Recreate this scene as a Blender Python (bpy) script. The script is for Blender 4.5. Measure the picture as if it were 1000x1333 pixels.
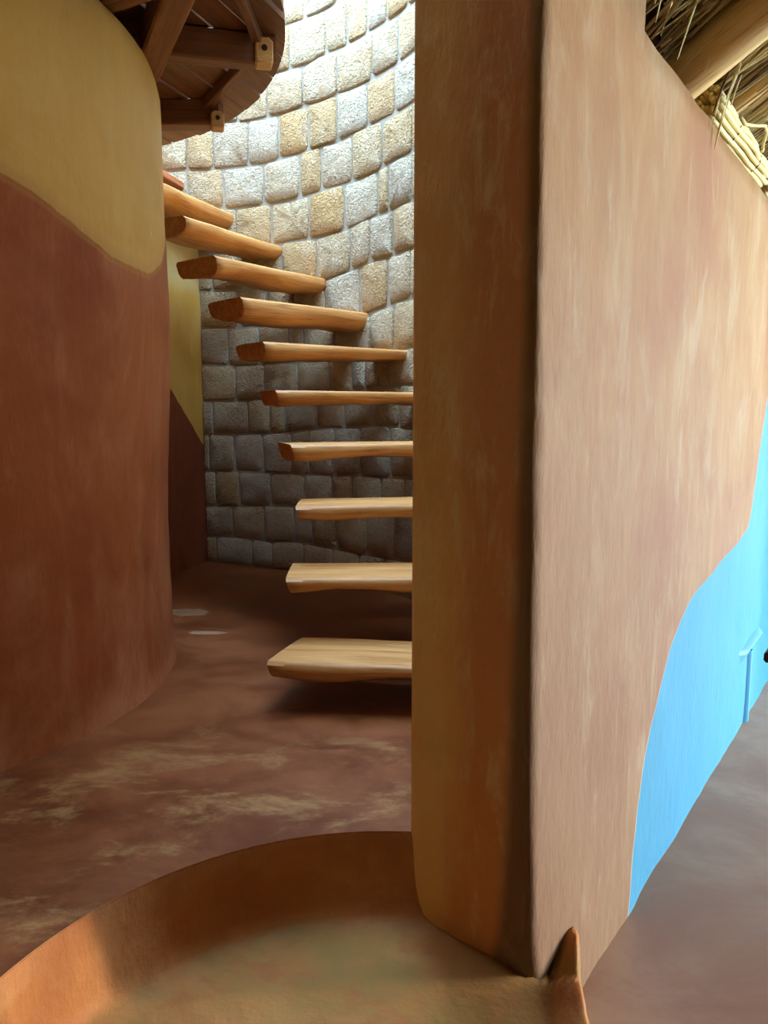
import bpy, bmesh, math, random
from mathutils import Vector, noise

random.seed(7)
scene = bpy.context.scene
for o in list(bpy.data.objects):
    bpy.data.objects.remove(o)
COL = scene.collection

# ------------------------------------------------------------------ camera
HU = 0.857                       # eye height above the stair floor (z = 0)
PITCH = 0.1245
cam_data = bpy.data.cameras.new('camera')
cam_data.sensor_fit = 'HORIZONTAL'
cam_data.sensor_width = 36.0
cam_data.lens = 36.0 * 1001.7 / 1000.0
cam_data.clip_start = 0.02
cam = bpy.data.objects.new('camera', cam_data)
cam.location = (0, 0, HU)
cam.rotation_euler = (math.pi / 2 - PITCH, 0, 0)
COL.objects.link(cam)
scene.camera = cam

# ------------------------------------------------------------------ sky and exposure
world = bpy.data.worlds.new('sky')
scene.world = world
world.use_nodes = True
bg = world.node_tree.nodes['Background']
bg.inputs['Color'].default_value = (0.45, 0.70, 1.0, 1)
bg.inputs['Strength'].default_value = 3.3
scene.view_settings.view_transform = 'Standard'
scene.view_settings.look = 'None'
scene.view_settings.gamma = 1.0
scene.view_settings.use_curve_mapping = False
scene.view_settings.exposure = 3.35
scene.cycles.max_bounces = 12
scene.cycles.diffuse_bounces = 8

# low hazy sun that reaches in through the open side of the room
SUN_AZ, SUN_EL = math.radians(4.5), math.radians(6)
sun_data = bpy.data.lights.new('sun', 'SUN')
sun_data.energy = 0.34
sun_data.angle = math.radians(2.5)
sun_data.color = (1.0, 0.91, 0.80)
sun = bpy.data.objects.new('sun', sun_data)
sun.rotation_euler = Vector((math.cos(SUN_AZ) * math.cos(SUN_EL), math.sin(SUN_AZ) * math.cos(SUN_EL), math.sin(SUN_EL))).to_track_quat('Z', 'Y').to_euler()
sun.location = (8, 0.6, 3)
COL.objects.link(sun)

# ------------------------------------------------------------------ layout
TC = Vector((-1.7129, 2.4488))   # stair tower axis
RW = 2.14                        # stone face radius
RIN = 1.409                      # free ends of the treads / platform rim
CC = Vector((-1.797, 2.412))     # round plaster core axis
TOWER_TOP = 3.4
Z_LOW = -0.368                   # floor of the right-hand room
Z_STEP = -0.18
C0 = Vector((0.286, 1.313))      # corner of the long plaster wall
DD = Vector((math.sin(math.radians(35)), math.cos(math.radians(35))))
NN = Vector((DD.y, -DD.x))
WALL_T = 0.302
WALL_TOP = 1.63
S_END = 5.6
OPEN_S0, OPEN_S1 = 1.9, 5.0      # open side of the room
A_BACK = 3.3


def W(s, a, z=0.0):
    """point from wall coordinates: s along the wall, a out into the room"""
    p = C0 + DD * s + NN * a
    return Vector((p.x, p.y, z))


def portal(name, corners_center, rot, sx, sy):
    l = bpy.data.lights.new(name, 'AREA')
    l.shape = 'RECTANGLE'
    l.size, l.size_y = sx, sy
    l.cycles.is_portal = True
    o = bpy.data.objects.new(name, l)
    o.location = corners_center
    o.rotation_euler = rot
    COL.objects.link(o)


# portals only guide sampling of the sky through the real openings
portal('sky_portal_tower', (TC.x + 1.1, TC.y + 0.6, TOWER_TOP + 0.12), (0, 0, 0), 2.4, 3.6)
pe = W((OPEN_S0 + OPEN_S1) / 2, A_BACK + 0.15, 0.92)
portal('sky_portal_room', pe, (math.pi / 2, 0, math.radians(55 - 180)), OPEN_S1 - OPEN_S0 + 0.2, 2.6)

# ------------------------------------------------------------------ helpers


def srgb(r, g, b):
    def f(c):
        c /= 255.0
        return c / 12.92 if c <= 0.04045 else ((c + 0.055) / 1.055) ** 2.4
    return (f(r), f(g), f(b), 1)


def mesh_obj(name, verts, faces, mat, parent=None, smooth=False, uvs=None):
    me = bpy.data.meshes.new(name)
    me.from_pydata([tuple(v) for v in verts], [], faces)
    me.update()
    if smooth:
        for p in me.polygons:
            p.use_smooth = True
    if uvs:
        lay = me.uv_layers.new(name='UVMap')
        for lp in me.loops:
            lay.data[lp.index].uv = uvs[lp.vertex_index]
    if mat:
        me.materials.append(mat)
    o = bpy.data.objects.new(name, me)
    COL.objects.link(o)
    if parent:
        o.parent = parent
    return o


def bm_obj(name, bm, mat, parent=None, smooth=False):
    bmesh.ops.recalc_face_normals(bm, faces=bm.faces)
    me = bpy.data.meshes.new(name)
    bm.to_mesh(me)
    bm.free()
    if smooth:
        for p in me.polygons:
            p.use_smooth = True
    me.materials.append(mat)
    o = bpy.data.objects.new(name, me)
    COL.objects.link(o)
    if parent:
        o.parent = parent
    return o


def structure(o):
    o['kind'] = 'structure'
    return o


def empty(name, loc, label=None, cat=None):
    o = bpy.data.objects.new(name, None)
    o.location = loc
    o.empty_display_size = 0.05
    COL.objects.link(o)
    if label:
        o['label'] = label
        o['category'] = cat
    return o


def adopt(child, parent):
    """parent while keeping the child's world placement (parents are only translated)"""
    child.parent = parent
    child.location = child.location - parent.location


def grid(nu, nv, fn, wrap=False):
    vs, fs = [], []
    for j in range(nv):
        for i in range(nu):
            vs.append(fn(i, j))
    m = nu if wrap else nu - 1
    for j in range(nv - 1):
        for i in range(m):
            a = j * nu + i
            b = j * nu + (i + 1) % nu
            fs.append((a, b, b + nu, a + nu))
    return vs, fs


def extrude_poly(poly, z0, z1):
    n = len(poly)
    vs = [(p[0], p[1], z0) for p in poly] + [(p[0], p[1], z1) for p in poly]
    fs = [tuple(range(n - 1, -1, -1)), tuple(range(n, 2 * n))]
    for i in range(n):
        j = (i + 1) % n
        fs.append((i, j, n + j, n + i))
    return vs, fs


def beam_mesh(p0, p1, w, h, bev=0.006, jit=0.0):
    """box beam from p0 to p1 (centre of section), chamfered"""
    p0, p1 = Vector(p0), Vector(p1)
    d = (p1 - p0)
    L = d.length
    d.normalize()
    side = d.cross(Vector((0, 0, 1)))
    if side.length < 1e-3:
        side = Vector((1, 0, 0))
    side.normalize()
    up = side.cross(d)
    c = bev
    sec = [(-w / 2 + c, -h / 2), (w / 2 - c, -h / 2), (w / 2, -h / 2 + c), (w / 2, h / 2 - c),
           (w / 2 - c, h / 2), (-w / 2 + c, h / 2), (-w / 2, h / 2 - c), (-w / 2, -h / 2 + c)]
    K = 5
    vs, fs = [], []
    for k in range(K):
        t = k / (K - 1)
        for (a, b) in sec:
            q = p0 + d * (L * t) + side * (a + random.uniform(-jit, jit)) + up * (b + random.uniform(-jit, jit))
            vs.append(q)
    for k in range(K - 1):
        for i in range(8):
            j = (i + 1) % 8
            fs.append((k * 8 + i, k * 8 + j, (k + 1) * 8 + j, (k + 1) * 8 + i))
    fs.append(tuple(range(7, -1, -1)))
    fs.append(tuple((K - 1) * 8 + i for i in range(8)))
    return vs, fs


def tube(pts, rad, n=6):
    """tube through pts; rad may be a list"""
    pts = [Vector(p) for p in pts]
    vs, fs = [], []
    prev = None
    for k, p in enumerate(pts):
        d = (pts[min(k + 1, len(pts) - 1)] - pts[max(k - 1, 0)]).normalized()
        ref = Vector((0, 0, 1)) if abs(d.z) < 0.9 else Vector((1, 0, 0))
        u = d.cross(ref).normalized()
        v = u.cross(d)
        r = rad[k] if isinstance(rad, (list, tuple)) else rad
        for i in range(n):
            a = 2 * math.pi * i / n
            vs.append(p + u * (r * math.cos(a)) + v * (r * math.sin(a)))
    for k in range(len(pts) - 1):
        for i in range(n):
            j = (i + 1) % n
            fs.append((k * n + i, k * n + j, (k + 1) * n + j, (k + 1) * n + i))
    fs.append(tuple(range(n - 1, -1, -1)))
    b = (len(pts) - 1) * n
    fs.append(tuple(b + i for i in range(n)))
    return vs, fs


def join(parts):
    V, F = [], []
    for vs, fs in parts:
        o = len(V)
        V += list(vs)
        F += [tuple(i + o for i in f) for f in fs]
    return V, F


def lerp_table(tab, x):
    if x <= tab[0][0]:
        return tab[0][1]
    for (x0, y0), (x1, y1) in zip(tab, tab[1:]):
        if x <= x1:
            return y0 + (y1 - y0) * (x - x0) / (x1 - x0)
    return tab[-1][1]


def fbm(x, y, z, sc):
    return noise.noise(Vector((x * sc, y * sc, z * sc)))


# ------------------------------------------------------------------ materials
class Mat:
    def __init__(self, name, rough=0.6, spec=0.3):
        self.m = bpy.data.materials.new(name)
        self.m.use_nodes = True
        self.t = self.m.node_tree
        self.b = self.t.nodes['Principled BSDF']
        self.b.inputs['Roughness'].default_value = rough
        self.b.inputs['Specular IOR Level'].default_value = spec
        self._tc = None

    def n(self, typ, **kw):
        x = self.t.nodes.new(typ)
        for k, v in kw.items():
            setattr(x, k, v)
        return x

    def l(self, a, b):
        self.t.links.new(a, b)

    def coord(self, kind='Object'):
        if not self._tc:
            self._tc = self.n('ShaderNodeTexCoord')
        return self._tc.outputs[kind]

    def mapping(self, src, scale=(1, 1, 1), rot=(0, 0, 0), loc=(0, 0, 0)):
        x = self.n('ShaderNodeMapping')
        x.inputs['Scale'].default_value = scale
        x.inputs['Rotation'].default_value = rot
        x.inputs['Location'].default_value = loc
        self.l(src, x.inputs['Vector'])
        return x.outputs['Vector']

    def noise(self, vec, scale, detail=5, rough=0.6, dist=0.0):
        x = self.n('ShaderNodeTexNoise')
        x.inputs['Scale'].default_value = scale
        x.inputs['Detail'].default_value = detail
        x.inputs['Roughness'].default_value = rough
        x.inputs['Distortion'].default_value = dist
        self.l(vec, x.inputs['Vector'])
        return x.outputs['Fac']

    def ramp(self, fac, stops, interp='LINEAR'):
        x = self.n('ShaderNodeValToRGB')
        x.color_ramp.interpolation = interp
        els = x.color_ramp.elements
        while len(els) < len(stops):
            els.new(0.5)
        for e, (p, c) in zip(els, stops):
            e.position = p
            e.color = c if isinstance(c, (tuple, list)) else (c, c, c, 1)
        self.l(fac, x.inputs['Fac'])
        return x.outputs['Color']

    def mix(self, fac, a, b, blend='MIX'):
        x = self.n('ShaderNodeMix', data_type='RGBA', blend_type=blend)
        for sock, v in ((x.inputs[0], fac), (x.inputs[6], a), (x.inputs[7], b)):
            if isinstance(v, (int, float)):
                sock.default_value = v
            elif isinstance(v, tuple):
                sock.default_value = v
            else:
                self.l(v, sock)
        return x.outputs[2]

    def math(self, op, a, b=None, clamp=False):
        x = self.n('ShaderNodeMath', operation=op, use_clamp=clamp)
        for sock, v in zip(x.inputs, (a, b)):
            if v is None:
                continue
            if isinstance(v, (int, float)):
                sock.default_value = v
            else:
                self.l(v, sock)
        return x.outputs[0]

    def rng(self, v, a, b, c=0.0, d=1.0, smooth=True):
        x = self.n('ShaderNodeMapRange')
        x.interpolation_type = 'SMOOTHSTEP' if smooth else 'LINEAR'
        self.l(v, x.inputs[0])
        for i, q in enumerate((a, b, c, d)):
            x.inputs[i + 1].default_value = q
        return x.outputs[0]

    def sep(self, v):
        x = self.n('ShaderNodeSeparateXYZ')
        self.l(v, x.inputs[0])
        return x.outputs

    def curve(self, v, pts, x0, x1, y0, y1):
        """tabulated function v -> y through a float curve"""
        t = self.rng(v, x0, x1, smooth=False)
        x = self.n('ShaderNodeFloatCurve')
        c = x.mapping.curves[0]
        P = [((a - x0) / (x1 - x0), (b - y0) / (y1 - y0)) for a, b in pts]
        while len(c.points) < len(P):
            c.points.new(0.5, 0.5)
        for q, (a, b) in zip(c.points, P):
            q.location = (a, b)
            q.handle_type = 'AUTO_CLAMPED'
        x.mapping.update()
        self.l(t, x.inputs['Value'])
        return self.rng(x.outputs[0], 0, 1, y0, y1, smooth=False)

    def bump(self, h, strength=0.3, dist=0.01, prev=None):
        x = self.n('ShaderNodeBump')
        x.inputs['Strength'].default_value = strength
        x.inputs['Distance'].default_value = dist
        self.l(h, x.inputs['Height'])
        if prev is not None:
            self.l(prev, x.inputs['Normal'])
        return x.outputs['Normal']

    def out(self, color=None, normal=None, rough=None):
        if color is not None:
            if isinstance(color, tuple):
                self.b.inputs['Base Color'].default_value = color
            else:
                self.l(color, self.b.inputs['Base Color'])
        if normal is not None:
            self.l(normal, self.b.inputs['Normal'])
        if rough is not None:
            self.l(rough, self.b.inputs['Roughness'])
        return self.m


def plaster_layers(M, vec, base, light, dark, streak=(5, 5, 1.5)):
    """brushed, mottled lime plaster colour: base with lighter and darker trowelled clouds"""
    v = M.mapping(vec, scale=streak)
    s1 = M.noise(v, 0.9, 7, 0.72, 1.0)
    s2 = M.noise(v, 5.0, 5, 0.7, 0.3)
    big = M.noise(vec, 2.1, 4, 0.6, 0.4)
    c = M.mix(M.math('MULTIPLY', M.rng(s1, 0.40, 0.70), 0.8), base, light)
    c = M.mix(M.math('MULTIPLY', M.rng(big, 0.42, 0.7), 0.75), c, dark)
    c = M.mix(M.math('MULTIPLY', M.rng(s2, 0.56, 0.78), 0.35), c, light)
    return c, s2


def plaster_bump(M, vec, s2):
    fine = M.noise(M.mapping(vec, scale=(1, 1, 0.35)), 38, 5, 0.65)
    lump = M.noise(vec, 7, 3, 0.5)
    nrm = M.bump(lump, 0.25, 0.03)
    nrm = M.bump(s2, 0.4, 0.008, nrm)
    return M.bump(fine, 0.45, 0.006, nrm)


BLUE_EDGE = [(-0.373, 0.546), (-0.212, 0.568), (-0.089, 0.607), (0.032, 0.661), (0.147, 0.746), (0.227, 0.835),
             (0.286, 0.926), (0.318, 1.005), (0.350, 1.133), (0.368, 1.332), (0.397, 1.559), (0.419, 1.753),
             (0.46, 1.888), (0.626, 1.992), (0.935, 2.141), (1.2, 2.32)]


def mat_right_wall():
    M = Mat('plaster_terracotta_and_blue', 0.7, 0.2)
    obj = M.coord('Object')
    uv = M.sep(M.coord('UV'))
    u, z = uv[0], uv[1]
    c, s2 = plaster_layers(M, obj, srgb(133, 92, 48), srgb(147, 114, 72), srgb(126, 75, 38))
    # pinkish grey low on the wall: cool daylight put into the colour
    zz = M.math('ADD', z, M.math('MULTIPLY', M.noise(obj, 2.6, 4), 0.7))
    c = M.mix(M.math('MULTIPLY', M.rng(zz, 1.5, 0.6), 0.5), c, srgb(122, 90, 68))
    cl = M.noise(M.mapping(obj, scale=(6, 6, 2.2), loc=(1.7, 0.3, 0.4)), 1.0, 8, 0.7, 0.6)
    c = M.mix(M.math('MULTIPLY', M.rng(cl, 0.52, 0.72), 0.6), c, srgb(152, 129, 96))
    fl = M.noise(M.mapping(obj, scale=(26, 26, 5)), 1.0, 6, 0.75, 0.5)
    c = M.mix(M.math('MULTIPLY', M.rng(fl, 0.56, 0.74), 0.5), c, srgb(156, 131, 101))
    fl2 = M.noise(M.mapping(obj, scale=(60, 60, 7)), 1.0, 4, 0.7)
    c = M.mix(M.math('MULTIPLY', M.rng(fl2, 0.55, 0.75), 0.35), c, srgb(104, 64, 42))
    # the narrow end face: ochre with a red-brown stripe by the corner
    endf = M.rng(u, -0.085, -0.12)
    uj = M.math('ADD', u, M.math('MULTIPLY', M.math('SUBTRACT', M.noise(M.mapping(obj, scale=(3, 3, 1)), 4, 4), 0.5), 0.12))
    ce = M.mix(M.rng(uj, -0.30, -0.18), srgb(222, 168, 92), srgb(202, 130, 72))
    zj = M.math('ADD', z, M.math('MULTIPLY', M.noise(obj, 3.0, 4), 0.8))
    ce = M.mix(M.math('MULTIPLY', M.rng(zj, 0.9, 1.7), 0.45), ce, srgb(176, 112, 62))  # upper end face painted darker, where less light reaches it
    ce = M.mix(M.math('MULTIPLY', M.rng(M.noise(M.mapping(obj, scale=(4, 4, 1.2)), 4.2, 8, 0.75, 0.5), 0.50, 0.70), 0.7), ce, srgb(216, 178, 116))
    c = M.mix(endf, c, ce)
    # crack
    cs = M.math('ADD', u, M.math('MULTIPLY', M.math('SUBTRACT', M.noise(obj, 2.2, 3), 0.5), 0.07))
    crack = M.math('LESS_THAN', M.math('ABSOLUTE', M.math('SUBTRACT', cs, 0.338)), 0.0012)
    c = M.mix(M.math('MULTIPLY', crack, 0.55), c, srgb(120, 74, 50))
    # blue paint with a cream line at its edge
    edge = M.curve(z, BLUE_EDGE, -0.4, 1.2, 0.4, 2.6)
    d = M.math('SUBTRACT', u, edge)
    line = M.rng(d, -0.006, -0.003)
    c = M.mix(M.math('MULTIPLY', line, 0.7), c, srgb(176, 156, 130))
    blue = M.mix(M.noise(obj, 3, 4), srgb(58, 117, 136), srgb(64, 123, 141))
    bl = M.rng(d, 0.0, 0.002)
    c = M.mix(bl, c, blue)
    nrm = plaster_bump(M, obj, s2)
    nrm = M.bump(M.math('SUBTRACT', 1.0, bl), 0.6, 0.006, nrm)
    nrm = M.bump(M.math('SUBTRACT', 1.0, crack), 0.5, 0.003, nrm)
    return M.out(c, nrm)


CORE_EDGE = [(-1.2, 1.62), (-0.8, 1.49), (-0.558, 1.398), (-0.468, 1.367), (-0.36, 1.318), (-0.217, 1.273),
             (-0.092, 1.270), (0.04, 1.307), (0.20, 1.42), (0.32, 1.56), (0.6, 1.8)]


def mat_core():
    M = Mat('plaster_red_and_yellow', 0.5, 0.35)
    obj = M.coord('Object')
    uv = M.sep(M.coord('UV'))
    red, s2 = plaster_layers(M, obj, srgb(174, 96, 52), srgb(206, 140, 96), srgb(148, 70, 32), (3.5, 3.5, 1.3))
    yel, s3 = plaster_layers(M, obj, srgb(226, 182, 96), srgb(234, 198, 120), srgb(212, 162, 76), (3, 3, 1.2))
    flecks = M.rng(M.noise(M.mapping(obj, scale=(1, 1, 0.45)), 26, 2), 0.73, 0.78)
    yel = M.mix(M.math('MULTIPLY', flecks, 0.7), yel, srgb(238, 218, 166))
    edge = M.curve(uv[0], CORE_EDGE, -1.2, 0.6, 1.0, 2.0)
    wob = M.math('MULTIPLY', M.math('SUBTRACT', M.noise(obj, 16, 3), 0.5), 0.018)
    d = M.math('ADD', M.math('SUBTRACT', uv[1], edge), wob)
    k = M.rng(d, -0.004, 0.008)
    rim = M.math('MULTIPLY', M.rng(d, -0.02, 0.0), M.rng(d, 0.05, 0.012))
    c = M.mix(k, red, yel)
    c = M.mix(M.math('MULTIPLY', rim, 0.5), c, srgb(206, 150, 92))
    nrm = plaster_bump(M, obj, s2)
    nrm = M.bump(k, 0.5, 0.006, nrm)
    return M.out(c, nrm)


def mat_partition():
    M = Mat('plaster_partition', 0.6, 0.25)
    obj = M.coord('Object')
    uv = M.sep(M.coord('UV'))
    red, s2 = plaster_layers(M, obj, srgb(132, 66, 38), srgb(150, 82, 52), srgb(118, 52, 28), (4, 4, 1.2))
    yel, s3 = plaster_layers(M, obj, srgb(214, 162, 72), srgb(226, 182, 100), srgb(194, 138, 52), (4, 4, 1.2))
    yel = M.mix(M.rng(uv[1], 1.50, 1.60), yel, srgb(222, 194, 128))
    # paint edge: a slanting line between the corner and the core
    lim = M.math('SUBTRACT', 0.685, M.math('MULTIPLY', uv[0], -0.86))
    d = M.math('ADD', M.math('SUBTRACT', uv[1], lim), M.math('MULTIPLY', M.math('SUBTRACT', M.noise(obj, 9, 3), 0.5), 0.03))
    c = M.mix(M.rng(d, -0.006, 0.006), red, yel)
    return M.out(c, plaster_bump(M, obj, s2))


def mat_floor_red():
    M = Mat('burnished_red_floor', 0.45, 0.25)
    obj = M.coord('Object')
    a = M.noise(M.mapping(obj, scale=(1, 1.5, 1), rot=(0, 0, 0.5)), 3.0, 9, 0.72, 0.4)
    b = M.noise(obj, 7, 8, 0.75, 0.3)
    c = M.mix(M.rng(a, 0.35, 0.65), srgb(100, 47, 20), srgb(134, 74, 37))
    yy = M.sep(obj)[1]
    front = M.rng(yy, 2.35, 1.55)
    pale = M.math('MULTIPLY', M.rng(M.noise(M.mapping(obj, scale=(1, 1.8, 1), rot=(0, 0, -0.35), loc=(0.3, 0.2, 0)), 3.6, 9, 0.74, 0.35), 0.48, 0.68), front)
    c = M.mix(M.math('MULTIPLY', pale, 0.8), c, srgb(170, 126, 76))
    c = M.mix(M.math('MULTIPLY', M.rng(b, 0.55, 0.75), 0.4), c, srgb(146, 90, 58))
    # two pale spots on the floor between the core and the treads
    for (x, y, rx, ry, k) in ((-0.86, 3.30, 0.10, 0.075, 0.3), (-0.70, 2.98, 0.075, 0.03, 0.5)):
        p = M.n('ShaderNodeVectorMath', operation='SUBTRACT')
        M.l(obj, p.inputs[0])
        p.inputs[1].default_value = (x, y, 0)
        q = M.mapping(p.outputs[0], scale=(1 / rx, 1 / ry, 0))
        ln = M.n('ShaderNodeVectorMath', operation='LENGTH')
        M.l(q, ln.inputs[0])
        r = M.math('ADD', ln.outputs['Value'], M.math('MULTIPLY', M.math('SUBTRACT', M.noise(obj, 22, 4), 0.5), 1.5))
        c = M.mix(M.math('MULTIPLY', M.rng(r, 1.0, 0.75), k), c, srgb(190, 158, 120))
    nrm = M.bump(b, 0.15, 0.006)
    nrm = M.bump(M.noise(obj, 60, 4), 0.1, 0.002, nrm)
    return M.out(c, nrm, M.rng(a, 0.3, 0.7, 0.36, 0.55))


def mat_riser_and_step():
    M = Mat('ochre_step_plaster', 0.6, 0.15)
    obj = M.coord('Object')
    xyz = M.sep(obj)
    c, s2 = plaster_layers(M, obj, srgb(172, 104, 50), srgb(190, 126, 70), srgb(150, 82, 38), (3, 3, 3))
    up = M.rng(M.math('ADD', xyz[2], M.math('MULTIPLY', M.noise(obj, 9, 4), 0.05)), -0.165, -0.135)
    tread = M.mix(M.rng(M.noise(obj, 4.2, 6, 0.65, 0.6), 0.40, 0.62), srgb(140, 102, 48), srgb(156, 110, 56))
    tread = M.mix(M.math('MULTIPLY', M.rng(M.noise(M.mapping(obj, loc=(2.3, 0.4, 0)), 5.0, 5, 0.6, 0.6), 0.56, 0.64), 0.6), tread, srgb(146, 84, 42))
    c = M.mix(up, tread, c)
    nrm = plaster_bump(M, obj, s2)
    return M.out(c, nrm)


def mat_floor_low():
    M = Mat('polished_concrete_floor', 0.42, 0.35)
    obj = M.coord('Object')
    a = M.noise(obj, 2.2, 7, 0.65, 0.8)
    b = M.noise(obj, 9, 6, 0.7)
    c = M.mix(M.rng(a, 0.35, 0.65), srgb(144, 97, 70), srgb(165, 125, 97))
    c = M.mix(M.math('MULTIPLY', M.rng(b, 0.5, 0.75), 0.45), c, srgb(133, 101, 81))
    return M.out(c, M.bump(b, 0.1, 0.005))


def mat_stone():
    M = Mat('hammered_sandstone', 0.85, 0.15)
    obj = M.coord('Object')
    info = M.n('ShaderNodeObjectInfo')
    r = info.outputs['Random']
    off = M.n('ShaderNodeVectorMath', operation='ADD')
    M.l(obj, off.inputs[0])
    cx = M.n('ShaderNodeCombineXYZ')
    M.l(M.math('MULTIPLY', r, 37.0), cx.inputs[0])
    M.l(M.math('MULTIPLY', r, 17.0), cx.inputs[2])
    M.l(cx.outputs[0], off.inputs[1])
    v = off.outputs[0]
    base = M.ramp(r, [(0.0, srgb(197, 177, 144)), (0.14, srgb(205, 181, 142)), (0.3, srgb(199, 165, 118)), (0.42, srgb(203, 187, 162)),
                      (0.55, srgb(205, 175, 130)), (0.68, srgb(191, 171, 142)), (0.8, srgb(211, 197, 172)), (0.9, srgb(201, 161, 106)), (1.0, srgb(199, 179, 148))])
    pat = M.rng(M.noise(v, 9, 4, 0.6), 0.5, 0.7)
    c = M.mix(M.math('MULTIPLY', pat, 0.35), base, srgb(184, 138, 86))
    c = M.mix(M.math('MULTIPLY', M.rng(M.noise(v, 5, 3), 0.45, 0.7), 0.35), c, srgb(214, 200, 176))
    # chisel marks: wavy grooves
    w1 = M.noise(M.mapping(v, scale=(1, 1, 1.5), rot=(0.5, 0.3, 0)), 46, 3, 0.55, 1.4)
    w2 = M.noise(v, 120, 3, 0.6)
    c = M.mix(M.math('MULTIPLY', M.rng(w1, 0.52, 0.36), 0.4), c, srgb(150, 120, 84))  # groove shade put into the colour
    nrm = M.bump(w1, 1.0, 0.03)
    nrm = M.bump(w2, 0.6, 0.008, nrm)
    return M.out(c, nrm)


def mat_mortar():
    M = Mat('grey_mortar', 0.9, 0.1)
    obj = M.coord('Object')
    a = M.noise(obj, 30, 5)
    return M.out(M.mix(a, srgb(150, 142, 128), srgb(172, 164, 148)), M.bump(a, 0.5, 0.006))


def mat_wood(name, c0, c1, c2, scale=1.0, rough=0.5, spec=0.3):
    """grain runs along local X"""
    M = Mat(name, rough, spec)
    obj = M.coord('Object')
    info = M.n('ShaderNodeObjectInfo')
    off = M.n('ShaderNodeVectorMath', operation='ADD')
    M.l(obj, off.inputs[0])
    cx = M.n('ShaderNodeCombineXYZ')
    M.l(M.math('MULTIPLY', info.outputs['Random'], 23.0), cx.inputs[0])
    M.l(M.math('MULTIPLY', info.outputs['Random'], 11.0), cx.inputs[1])
    M.l(cx.outputs[0], off.inputs[1])
    v = M.mapping(off.outputs[0], scale=(1.0 * scale, 16 * scale, 16 * scale))
    g = M.noise(v, 2.2, 6, 0.6, 0.5)
    f = M.noise(M.mapping(off.outputs[0], scale=(2 * scale, 70 * scale, 70 * scale)), 2.0, 3)
    c = M.mix(M.rng(g, 0.3, 0.7), c0, c1)
    c = M.mix(M.math('MULTIPLY', M.rng(f, 0.52, 0.72), 0.7), c, c2)
    kn = M.rng(M.noise(M.mapping(off.outputs[0], scale=(5, 9, 9)), 1.6, 2), 0.72, 0.8)
    c = M.mix(M.math('MULTIPLY', kn, 0.6), c, c2)
    return M.out(c, M.bump(f, 0.3, 0.003, M.bump(g, 0.3, 0.006)))


def mat_plain(name, c0, c1, scale=20, rough=0.7, spec=0.2, stretch=(1, 1, 1)):
    M = Mat(name, rough, spec)
    a = M.noise(M.mapping(M.coord('Object'), scale=stretch), scale, 5)
    return M.out(M.mix(M.rng(a, 0.3, 0.7), c0, c1), M.bump(a, 0.3, 0.004))


def mat_reed(name, c0, c1, c2, stretch=(1, 1, 1)):
    M = Mat(name, 0.55, 0.3)
    g = M.n('ShaderNodeNewGeometry')
    c = M.ramp(g.outputs['Random Per Island'], [(0.0, c0), (0.55, c1), (1.0, c2)])
    a = M.noise(M.mapping(M.coord('Object'), scale=stretch), 18, 3)
    c = M.mix(M.math('MULTIPLY', a, 0.5), c, c0)
    return M.out(c)


M_RIGHT = mat_right_wall()
M_CORE = mat_core()
M_PART = mat_partition()
M_FLOOR = mat_floor_red()
M_STEP = mat_riser_and_step()
M_LOW = mat_floor_low()
M_STONE = mat_stone()
M_MORTAR = mat_mortar()
M_TREAD = mat_wood('oiled_log_wood', srgb(178, 118, 60), srgb(208, 152, 90), srgb(128, 74, 36))
M_TREAD_RED = mat_wood('reddish_plank_wood', srgb(160, 92, 56), srgb(178, 110, 70), srgb(112, 58, 34))
M_DARK = mat_wood('dark_stained_wood', srgb(112, 70, 44), srgb(138, 90, 58), srgb(70, 40, 24))
M_BEAM = mat_wood('brown_beam_wood', srgb(134, 82, 46), srgb(160, 104, 62), srgb(84, 48, 26))
M_BLOCK = mat_wood('pale_block_wood', srgb(210, 164, 104), srgb(226, 184, 126), srgb(170, 116, 66), 3)
M_HOLE = mat_plain('dark_hole_shade', srgb(46, 34, 28), srgb(62, 48, 40))
M_POLE = mat_wood('peeled_pole_wood', srgb(206, 160, 92), srgb(226, 188, 124), srgb(150, 100, 50))
M_THATCH = mat_reed('dry_thatch', srgb(112, 76, 36), srgb(226, 194, 126), srgb(250, 234, 176))
M_THATCH_BACK = mat_plain('thatch_backing', srgb(64, 40, 20), srgb(100, 66, 34), 30, 0.9, 0.1)
M_REED = mat_reed('pale_reed', srgb(198, 168, 98), srgb(226, 204, 136), srgb(240, 226, 170))
M_CORD = mat_plain('tie_cord', srgb(90, 66, 40), srgb(120, 92, 60), 60)
M_ROOM = mat_plain('room_plaster', srgb(230, 204, 168), srgb(238, 216, 184), 3)
M_CEIL = mat_plain('cane_ceiling', srgb(196, 158, 104), srgb(214, 178, 124), 12)
M_GROUND = mat_plain('sandy_ground', srgb(208, 192, 160), srgb(222, 208, 180), 2)
M_BENCH = mat_wood('dark_bench_wood', srgb(70, 52, 48), srgb(92, 70, 62), srgb(48, 34, 30))

# ------------------------------------------------------------------ structure: floors
A0 = Vector((0.0, 0.88))
R_STEP = 0.622
poly = []
for k in range(33):
    f = math.radians(80 + 100 * k / 32)
    poly.append((A0.x + R_STEP * math.cos(f), A0.y + R_STEP * math.sin(f)))
poly += [(-6.6, 0.88), (-6.6, 5.4), (2.46, 5.4), tuple(W(4.0, -0.15).xy), tuple(W(0.06, -0.15).xy)]
vs, fs = extrude_poly(poly, Z_LOW - 0.05, 0.0)
structure(mesh_obj('floor_stair_hall', vs, fs, M_FLOOR))

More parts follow.
